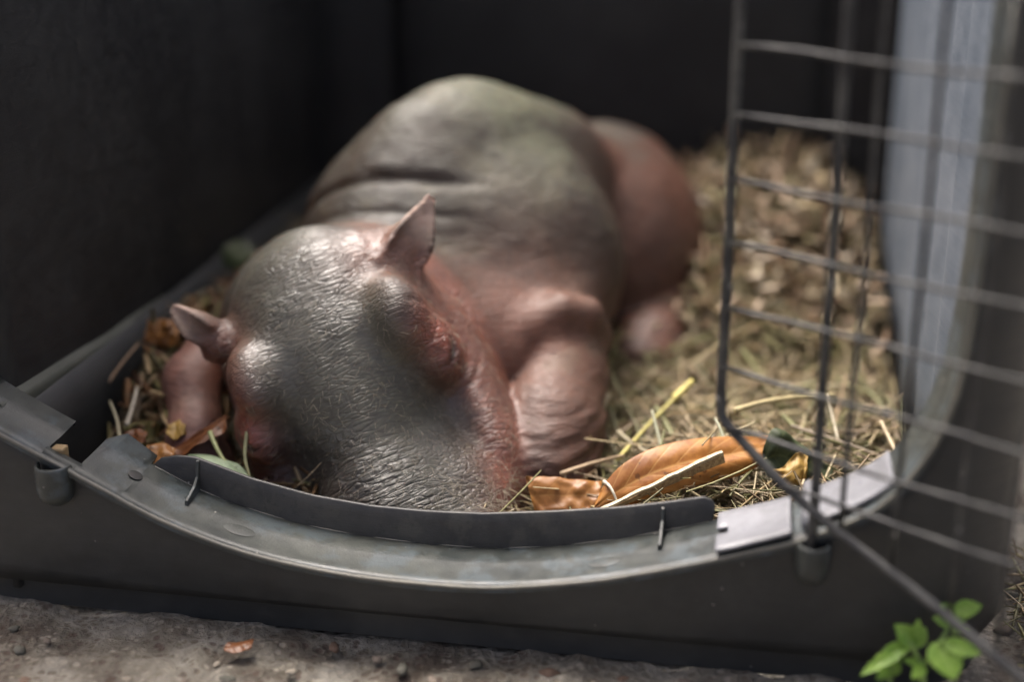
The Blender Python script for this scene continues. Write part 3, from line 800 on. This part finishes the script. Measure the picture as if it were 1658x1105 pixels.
for _ in range(150):                                   # longer whiskers at the end of the muzzle
    i = sel[np.argmin((hn[sel]-rng.normal(.115, .015))**2+(hs[sel]-rng.normal(.035, .035))**2)]
    b = HV[i]; nr = HNRM[i]; L = rng.uniform(.012, .026); dirv = HN*rng.normal(.2, .5)+HS*rng.normal(.4, .5); dirv -= nr*(dirv@nr); dirv /= np.linalg.norm(dirv)
    side = np.cross(dirv, nr); r = .00016; lift = rng.uniform(.4, .9); cu = rng.normal(0, .5); k0 = len(hv)
    for j, t in enumerate((0, .2, .4, .6, .8, 1)):
        p_ = b+dirv*L*t+nr*L*(lift*t-.8*lift*t*t)+side*L*cu*t*t; rr = r*(1-.7*t)
        hv += [p_+side*rr, p_-side*rr*.5+nr*rr*.87, p_-side*rr*.5-nr*rr*.87]
    for j in range(5):
        for e in range(3): hf.append((k0+j*3+e, k0+j*3+(e+1) % 3, k0+j*3+3+(e+1) % 3, k0+j*3+3+e))
hm = M('pale_hair'); hm.set(Base_Color=(.30, .26, .19, 1), Roughness=.5)
hair = mesh_obj('hair', hv, hf, hm.m, hip); hair['kind'] = 'stuff'

# ================================================================== bedding
def hay_z(u, v):
    u = np.asarray(u, float); v = np.asarray(v, float)
    z = .028+.012*sstep(v, .05, .2)
    z = z+.100*sstep(v, .34, .64)*sstep(u, -.04, .10)*(1-.55*sstep(u, .17, .26))
    z = z+.022*sstep(u, .02, .14)*sstep(-v, -.34, -.10)
    z = z+.052*sstep(-u, .14, .26)*sstep(v, .06, .22)
    return z+.007*fbm(np.stack([u*22, v*22, 0*u], -1), 3)
bu = np.linspace(WL+.018, WR-.012, 90); bv = np.linspace(.034, VB-.012, 110)
BU, BV = np.meshgrid(bu, bv, indexing='ij'); BZ = hay_z(BU, BV)-.004
BP = CO+BU[..., None]*CU+BV[..., None]*CV; BP[..., 2] = BZ
bed_mat = colour_mat('hay_bed', (.028, .020, .010), (.13, .10, .055), 130, .85, .003, .8)  # bed colour darkened to paint shade in the gaps between stems
bed = mesh_obj('hay_bed', BP.reshape(-1, 3), grid_faces(90, 110), bed_mat)
tag(bed, 'packed layer of chopped hay covering the floor of the carrier', 'bedding', kind='stuff')
def straw_mesh(name, items):
    """items: centre, direction, length, width, thickness-dir, colour, bend"""
    V_, F_, Cc = [], [], []
    for (c, d, L, wd, up, colr, bend) in items:
        side = np.cross(d, up); side /= np.linalg.norm(side)+1e-9; k0 = len(V_)
        for j, t in enumerate((-.5, -.17, .17, .5)):
            m_ = c+d*L*t+up*bend*L*(.25-t*t)*1.2; ww = wd*(1 if j in (1, 2) else .75)
            V_ += [m_+side*ww, m_+up*wd*.55, m_-side*ww]; Cc += [colr]*3
        for j in range(3):
            a = k0+3*j
            F_ += [(a, a+1, a+4, a+3), (a+1, a+2, a+5, a+4), (a+2, a, a+3, a+5)]
    o = mesh_obj(name, V_, F_, MAT['straw']); add_attr(o.data, 'tint', 'FLOAT_COLOR', np.array(Cc)); return o
PAL = np.array([(.42, .33, .17), (.34, .25, .12), (.50, .42, .25), (.24, .17, .08), (.30, .28, .11), (.55, .44, .28), (.16, .10, .045), (.30, .21, .11), (.22, .22, .08), (.16, .15, .06)])*.9
PALP = np.array([(.70, .52, .36), (.60, .40, .25), (.74, .60, .44), (.30, .17, .085), (.60, .46, .26), (.16, .10, .05), (.24, .20, .09)])
PALB = np.array([(.24, .12, .045), (.16, .07, .025), (.30, .17, .07), (.20, .17, .06), (.34, .24, .12)])
def scatter(n, ur, vr, pal, Lr, wr, lift=.012, tilt=.28):
    it = []
    u = rng.uniform(*ur, n); v = rng.uniform(*vr, n); z = hay_z(u, v)
    for i in range(n):
        L = rng.uniform(*Lr); a = rng.uniform(0, 2*math.pi); el = rng.normal(0, tilt)
        d = np.array([math.cos(a)*math.cos(el), math.sin(a)*math.cos(el), math.sin(el)])
        c = car(u[i], v[i], z[i]+abs(rng.normal(0, lift))*.7+.001+abs(math.sin(el))*L*.25)
        # keep the ends inside the tub
        ok = True
        for sgn in (-.5, .5):
            e = tocar(c+d*L*sgn)
            if not (WL+.024 < e[0] < WR-.016 and .038 < e[1] < VB-.012): ok = False
        if not ok: continue
        up = np.array([rng.normal(0, .3), rng.normal(0, .3), 1.]); up -= d*(up@d); up /= np.linalg.norm(up)
        it.append((c, d, L, rng.uniform(*wr), up, pal[rng.integers(len(pal))]*rng.uniform(.75, 1.15), rng.normal(0, .12)))
    return it
items = scatter(9500, (WL+.02, WR-.01), (.036, VB-.01), PAL, (.018, .06), (.0005, .0012))
items += scatter(2600, (-.02, WR-.01), (.036, .40), PAL, (.012, .045), (.0005, .0013))
items += scatter(1500, (.02, WR-.01), (.40, VB-.02), PALP*.8, (.012, .035), (.0015, .004), .016, .5)
items += scatter(320, (-.02, WR-.01), (.10, .48), PAL*1.15, (.06, .11), (.0007, .0014), .014, .16)
items += scatter(420, (-.02, WR-.01), (.15, .45), PAL*1.2, (.035, .075), (.0013, .0026), .012, .3)
items += scatter(1400, (WL+.02, -.10), (.036, .35), PALB, (.012, .04), (.0008, .0028), .014, .5)
items += scatter(60, (.06, .22), (.46, .70), np.array([(.9, .78, .58), (.95, .85, .70), (.9, .82, .45)]), (.007, .013), (.0026, .0045), .02, .5)  # added bright flakes, their pale colour painting glints on the heap
items += scatter(160, (WL+.02, -.15), (.05, .30), np.array([(.55, .40, .22), (.50, .30, .12), (.45, .40, .22)]), (.02, .045), (.0016, .0036), .014, .5)
items += scatter(520, (WL+.02, -.13), (.036, .26), PALB*1.25, (.012, .030), (.0022, .0050), .012, .5)
straw = straw_mesh('loose_hay', items)
tag(straw, 'loose dry hay stems and shavings strewn around the calf', 'hay', kind='stuff')

# ------------------------------------------------------------------ single pieces lying on the bedding
def sheet(name, lower, upper, mat, bulge=.004, nu=24, nv=9, label=None, cat='leaf', curl=0, thick=.0003, wav=.0015):
    lo = chaikin([P(*p) for p in lower], 2); up = chaikin([P(*p) for p in upper], 2)
    def samp(c, t):
        s = np.linspace(0, 1, len(c)); return np.array([np.interp(t, s, c[:, k]) for k in range(3)])
    verts, uv = [], []
    nrm = np.cross(samp(lo, 1)-samp(lo, 0), samp(up, .5)-samp(lo, .5)); nrm /= np.linalg.norm(nrm)
    if nrm@cc < 0: nrm = -nrm
    for i in range(nu):
        t = i/(nu-1); a, b = samp(lo, t), samp(up, t)
        for j in range(nv):
            s_ = j/(nv-1); p_ = a+(b-a)*s_
            p_ = p_+nrm*(bulge*math.sin(math.pi*s_)*(.4+.6*math.sin(math.pi*t))+curl*(s_**3)-.0012*math.exp(-((s_-.5)/.07)**2))
            p_ = p_+nrm*wav*float(vnoise(np.array([[t*(6 if wav < .004 else 11), s_*(4 if wav < .004 else 7), len(name)*1.7]]))[0])
            verts.append(p_); uv.append((t, s_, 0))
    o = mesh_obj(name, verts, grid_faces(nu, nv), mat); add_attr(o.data, 'luv', 'FLOAT_VECTOR', uv)
    mod_solid(o, thick, 0); mod_sub(o, 1)
    if label: tag(o, label, cat)
    return o
sheet('dry_leaf', [(962, 828, .822), (1010, 824, .822), (1080, 800, .824), (1160, 780, .830), (1215, 766, .838), (1248, 742, .850)],
      [(962, 820, .824), (980, 776, .832), (1030, 734, .842), (1100, 712, .850), (1180, 706, .856), (1250, 706, .860)], MAT['leaf_orange'], .0050, wav=.0028,
      label='large curled orange-brown dry leaf standing behind the rim')
sheet('dry_leaf', [(868, 836, .835), (900, 834, .834), (940, 832, .832), (972, 828, .832)],
      [(850, 772, .850), (890, 772, .851), (935, 777, .850), (975, 778, .846)], MAT['leaf_brown'], .003, wav=.004,
      label='small folded ochre leaf piece beside the calf\'s chin')
sheet('dark_leaf', [(1238, 768, .838), (1262, 782, .836), (1290, 786, .838), (1325, 800, .836), (1355, 792, .842)],
      [(1234, 730, .846), (1252, 686, .850), (1282, 704, .850), (1318, 738, .850), (1352, 758, .852)], MAT['leaf_dark'], .001, wav=.0055,
      label='crumpled dark green leaf at the right end of the orange leaf')
sheet('yellow_leaf', [(1250, 770, .829), (1270, 786, .827), (1295, 788, .827), (1306, 776, .829)],
      [(1248, 760, .832), (1268, 760, .833), (1290, 728, .840), (1308, 738, .840)], MAT['leaf_yellow'], .003, wav=.004,
      label='small torn yellow-brown leaf in front of the crumpled dark leaf')
sheet('dead_leaf', [(268, 745, .868), (300, 742, .866), (330, 715, .868), (368, 695, .876)],
      [(270, 728, .880), (305, 716, .882), (335, 690, .886), (366, 668, .892)], MAT['leaf_dead'], .003, wav=.003,
      label='dark brown rolled leaf against the calf\'s cheek under its small ear')
sheet('dead_leaf', [(235, 555, .99), (262, 562, .985), (292, 560, .98)], [(240, 518, 1.0), (265, 514, 1.0), (290, 522, .995)], MAT['leaf_brown'], .004, wav=.004,
      label='ochre leaf on the hay behind the left ear')
sheet('green_leaf', [(300, 752, .845), (340, 758, .842), (385, 772, .84), (410, 782, .838)], [(305, 738, .862), (345, 735, .864), (385, 752, .858), (410, 776, .846)], MAT['leaf_pale'], .003,
      label='pale green leaf lying just behind the front lip on the left')
sheet('pale_leaf', [(1225, 412, 1.27), (1262, 425, 1.26), (1312, 418, 1.26)], [(1232, 362, 1.29), (1270, 345, 1.30), (1318, 362, 1.29)], MAT['leaf_pale'], .006,
      label='pale grey-green leaf on the bedding heap behind the wire door')
sheet('green_leaf', [(360, 430, 1.14), (385, 440, 1.13), (415, 425, 1.13)], [(362, 398, 1.15), (388, 385, 1.16), (412, 400, 1.15)], MAT['leaf_dark'], .004,
      label='dark leaf by the left wall behind the calf\'s neck')
# splintered wood strip over the big leaf
a, b = P(968, 832, .812), P(1172, 742, .832)
ax_ = b-a; L = np.linalg.norm(ax_); ax_ /= L; upv = np.array([0, -.25, 1.]); upv -= ax_*(upv@ax_); upv /= np.linalg.norm(upv); dv = np.cross(ax_, upv)
stick = empty('wood_splinter', tuple(a))
def strip(name, w0, w1, o0, o1, th, mat, seed):
    V_ = []; n = 26
    for i in range(n):
        t = i/(n-1); c = a+ax_*L*t; wlo = o0+(o1-o0)*t; wd = w0+(w1-w0)*t; j_ = .0007*float(vnoise(np.array([[t*14, seed, 0.]]))[0])
        for (x_, y_) in ((-.5, -1), (.5, -1), (.5, 1), (-.5, 1)):
            V_.append(c+upv*(wlo+x_*wd+j_)+dv*y_*th*(.8+.3*float(vnoise(np.array([[t*20, seed+y_, x_]]))[0])))
    F_ = grid_faces(n, 4)+[(i*4+3, (i+1)*4+3, (i+1)*4, i*4) for i in range(n-1)]+[(0, 1, 2, 3), tuple((n-1)*4+k for k in (3, 2, 1, 0))]
    o = mesh_obj(name, V_, F_, mat, smooth=False); o.parent = stick; o.matrix_parent_inverse = Matrix.Translation(stick.location).inverted()
    return o
strip('bark_edge', .0012, .0026, .0020, .0052, .0014, MAT['wood_pale'], 1); strip('fibre_side', .0016, .0074, -.0008, .0006, .0011, MAT['wood_fibre'], 5)
tag(stick, 'pale splintered stem strip lying slantwise across the big orange leaf', 'wood strip')
# individual straws
def stalk(pts, r, colr, label, grp=None, name='straw_stalk'):
    path = chaikin([P(*p) for p in pts], 2); n = len(path)
    v_, f_ = tube(path, [r*(1-.45*i/(n-1)) for i in range(n)], 6)
    o = mesh_obj(name, v_, f_, MAT['straw']); add_attr(o.data, 'tint', 'FLOAT_COLOR', np.repeat(np.array([colr]), len(v_), 0))
    return tag(o, label, 'straw', grp)
PY, YE, GR, OL_ = (.60, .52, .36), (.62, .55, .16), (.42, .46, .24), (.45, .36, .18)
stalk([(908, 768, .862), (960, 750, .872), (1010, 738, .885)], .0017, (.50, .36, .22), 'tan straw stalk running from the calf\'s front foot to the right')
stalk([(1000, 745, .885), (1035, 705, .91), (1065, 672, .93), (1120, 618, .96)], .0016, YE, 'yellow straw stalk slanting up between front leg and door edge')
stalk([(1092, 645, .955), (1106, 632, .96), (1122, 616, .965)], .0032, (.68, .58, .14), 'bright yellow flat straw tip beyond the front foot')
stalk([(1072, 728, .872), (1062, 690, .882), (1056, 665, .89)], .0016, (.62, .62, .42), 'short pale green straw standing upright behind the orange leaf')
stalk([(1190, 665, .885), (1240, 650, .90), (1300, 642, .915), (1350, 640, .925)], .0021, (.58, .49, .26), 'long pale straw running right from behind the door edge')
stalk([(1145, 725, .866), (1160, 695, .874), (1162, 676, .878)], .0015, PY, 'pale straw standing beside the door\'s upright edge rod')
stalk([(1172, 712, .866), (1165, 690, .872), (1158, 678, .878)], .0012, (.60, .62, .44), 'thin greenish straw leaning against the pale straw by the door edge')
stalk([(978, 780, .834), (990, 790, .822), (1001, 818, .816)], .0013, (.62, .58, .46), 'short white straw bent over the left tip of the orange leaf')
stalk([(985, 640, .96), (972, 668, .945), (980, 690, .94)], .0022, (.50, .42, .27), 'stubby straw against the right side of the front leg')
stalk([(1000, 700, .91), (1025, 720, .90), (1050, 735, .89)], .0020, (.46, .40, .25), 'straw crossing the hay in front of the yellow stalk')
stalk([(1338, 640, .92), (1352, 690, .90), (1358, 720, .885)], .0014, (.56, .50, .36), 'thin arched straw between the two hinge-side wires')
stalk([(1280, 690, .90), (1360, 715, .885), (1440, 745, .875)], .0015, (.40, .33, .24), 'long grey-tan straw reaching the right part of the rim')
stalk([(205, 690, .90), (216, 655, .915), (222, 628, .93)], .0022, (.52, .47, .36), 'pale upright straw left of the calf\'s right foreleg')
stalk([(195, 720, .88), (190, 680, .90), (178, 650, .915)], .0016, (.42, .38, .24), 'thin upright straw on the far left of the bedding')
stalk([(130, 595, .96), (150, 620, .95), (165, 650, .94)], .0020, (.20, .22, .13), 'grey-green stalk leaning on the ledge at far left')
stalk([(175, 620, .95), (200, 585, .965), (226, 555, .98)], .0014, (.45, .30, .18), 'thin brown stalk leaning on the ledge left of the ear')
stalk([(340, 700, .872), (352, 730, .86), (372, 760, .85)], .0020, (.34, .36, .16), 'olive straw slanting below the brown rolled leaf')
stalk([(400, 700, .86), (395, 740, .85), (405, 775, .842)], .0016, (.42, .40, .2), 'olive straw tucked under the calf\'s right cheek')
stalk([(1170, 800, .828), (1215, 782, .838), (1262, 775, .845)], .0016, (.50, .42, .26), 'straw lying on the hay between lip end and orange leaf')
chips = [([(232, 742, .858), (252, 752, .854), (280, 748, .855)], [(238, 722, .868), (258, 712, .872), (286, 728, .866)], 'leaf_brown', 'ochre bark chip lying at the left end of the front lip'),
         ([(196, 716, .876), (214, 726, .872), (236, 714, .874)], [(204, 700, .884), (220, 690, .890), (240, 702, .884)], 'leaf_dead', 'brown bark chip beneath the pale upright straw'),
         ([(270, 706, .884), (284, 716, .880), (300, 700, .884)], [(272, 690, .894), (288, 676, .900), (304, 684, .896)], 'leaf_yellow', 'yellowish bark chip at the foot of the pink right foreleg')]
for lo_, up_, mt, lb in chips: sheet('bark_chip', lo_, up_, MAT[mt], .002, 9, 6, lb, 'chip', thick=.0009, wav=.0045)

sheet('fallen_leaf', [(362, 1056, .735), (385, 1062, .731), (408, 1050, .738)], [(366, 1044, .7415), (388, 1038, .7455), (412, 1036, .7465)], MAT['leaf_dead'], .001, 10, 6,
      'small dark brown leaf flake lying on the concrete in front of the carrier', 'leaf', wav=.002)
# ------------------------------------------------------------------ seedling by the front right corner
d = FWD+RT*(1500-829)/FPX-UPC*(1158-552.5)/FPX; base = CAM+d*(-CAM[2]/d[2]); YB = base[1]
plant = empty('seedling', tuple(base))
def padd(o):
    o.parent = plant; o.matrix_parent_inverse = Matrix.Translation(plant.location).inverted(); return o
def pstem(pts, r):
    path = chaikin([P(*p) if len(p) == 3 else np.array(p[1:]) for p in pts], 2); n = len(path)
    v_, f_ = tube(path, [r*(1-.4*i/(n-1)) for i in range(n)], 8); padd(mesh_obj('stem', v_, f_, MAT['stem']))
pstem([('w', *base), (1492, 1080, YB), (1480, 1055, YB+.002), (1470, 1040, YB+.003)], .0022)
pstem([(1492, 1085, YB), (1515, 1050, YB+.006), (1535, 1020, YB+.012), (1542, 990, YB+.016)], .0016)
pstem([(1495, 1095, YB), (1500, 1065, YB-.004), (1520, 1045, YB-.006), (1530, 1040, YB-.008)], .0011)
pstem([('w', *(base+np.array([-.018, .0, 0]))), (1440, 1095, YB-.002), (1443, 1080, YB-.002)], .0013)
def pleaf(tip, root, wd, cup=.2, mat='leaf_fresh'):
    wd *= 1.05
    a, b = P(*root), P(*tip); ax = b-a; L = np.linalg.norm(ax); ax /= L
    nr = cc*.75+np.array([0, 0, .65]); nr -= ax*(nr@ax); nr /= np.linalg.norm(nr); sd_ = np.cross(nr, ax)
    V_, uv = [], []; nu, nv = 12, 7
    for i in range(nu):
        t = i/(nu-1); ww = wd*math.sin(math.pi*min(1, .06+.94*t)**.8)**.8*(1 if t < .999 else .02)*(1+.13*math.sin(t*38))
        for j in range(nv):
            s_ = j/(nv-1)*2-1
            V_.append(a+ax*L*t+sd_*ww*s_+nr*(cup*ww*abs(s_)**1.5-.12*L*t*t+.0004*math.sin(t*19+s_*5))); uv.append((t, (s_+1)/2, 0))
    o = mesh_obj('leaf', V_, grid_faces(nu, nv), MAT[mat]); add_attr(o.data, 'luv', 'FLOAT_VECTOR', uv); mod_solid(o, .0004, 0); mod_sub(o, 1); padd(o)
pleaf((1394, 1092, YB-.012), (1472, 1044, YB+.002), .0042, .35); pleaf((1452, 1012, YB+.004), (1480, 1046, YB+.003), .0062)
pleaf((1500, 1016, YB+.010), (1478, 1048, YB+.004), .0045); pleaf((1548, 1100, YB-.022), (1518, 1040, YB-.004), .0095, .15)
pleaf((1525, 978, YB+.018), (1545, 1000, YB+.016), .0052); pleaf((1590, 980, YB+.014), (1546, 992, YB+.016), .0052)
pleaf((1572, 1018, YB+.01), (1540, 1022, YB+.012), .0032); pleaf((1462, 1068, YB-.004), (1500, 1080, YB), .0028, .3)
pleaf((1414, 1075, YB-.002), (1440, 1096, YB-.002), .0035); pleaf((1452, 1066, YB-.004), (1442, 1094, YB-.002), .0042)
for tp, rt, wd_ in (((1430, 1052, YB), (1466, 1046, YB+.002), .003), ((1512, 1000, YB+.010), (1536, 1012, YB+.012), .0036), ((1566, 1000, YB+.012), (1542, 1008, YB+.014), .003),
                    ((1590, 1058, YB-.012), (1528, 1044, YB-.006), .0052), ((1488, 1004, YB+.006), (1482, 1040, YB+.004), .0034), ((1420, 1100, YB-.010), (1440, 1086, YB-.002), .003),
                    ((1478, 1098, YB-.012), (1496, 1080, YB-.002), .0036)): pleaf(tp, rt, wd_)
tag(plant, 'bright green leafy seedling growing at the carrier\'s front right corner', 'plant')
# dry grass outside the carrier, lower right
items = []
for _ in range(220):
    x, y = rng.uniform(1560, 1760), rng.uniform(900, 1110)
    d = FWD+RT*(x-829)/FPX-UPC*(y-552.5)/FPX; p_ = CAM+d*(-CAM[2]/d[2])
    if -.02 < tocar(p_)[1] < .8 and tocar(p_)[0] < OR+.006: continue
    a_ = rng.uniform(0, 6.28); el = abs(rng.normal(0, .2)); L = rng.uniform(.02, .06)
    dd = np.array([math.cos(a_)*math.cos(el), math.sin(a_)*math.cos(el), math.sin(el)])
    c_ = p_+np.array([0, 0, .003+math.sin(el)*L*.5]); up = np.array([0, 0, 1.])-dd*dd[2]; up /= np.linalg.norm(up)
    e1, e2 = tocar(c_+dd*L/2), tocar(c_-dd*L/2)
    if any(e[0] < OR+.006 and e[1] > -.02 for e in (e1, e2)): continue
    items.append((c_, dd, L, rng.uniform(.0006, .0013), up, PAL[rng.integers(len(PAL))], .1))
dg = straw_mesh('dry_grass', items); tag(dg, 'dry grass litter on the ground right of the carrier', 'dry grass', kind='stuff')
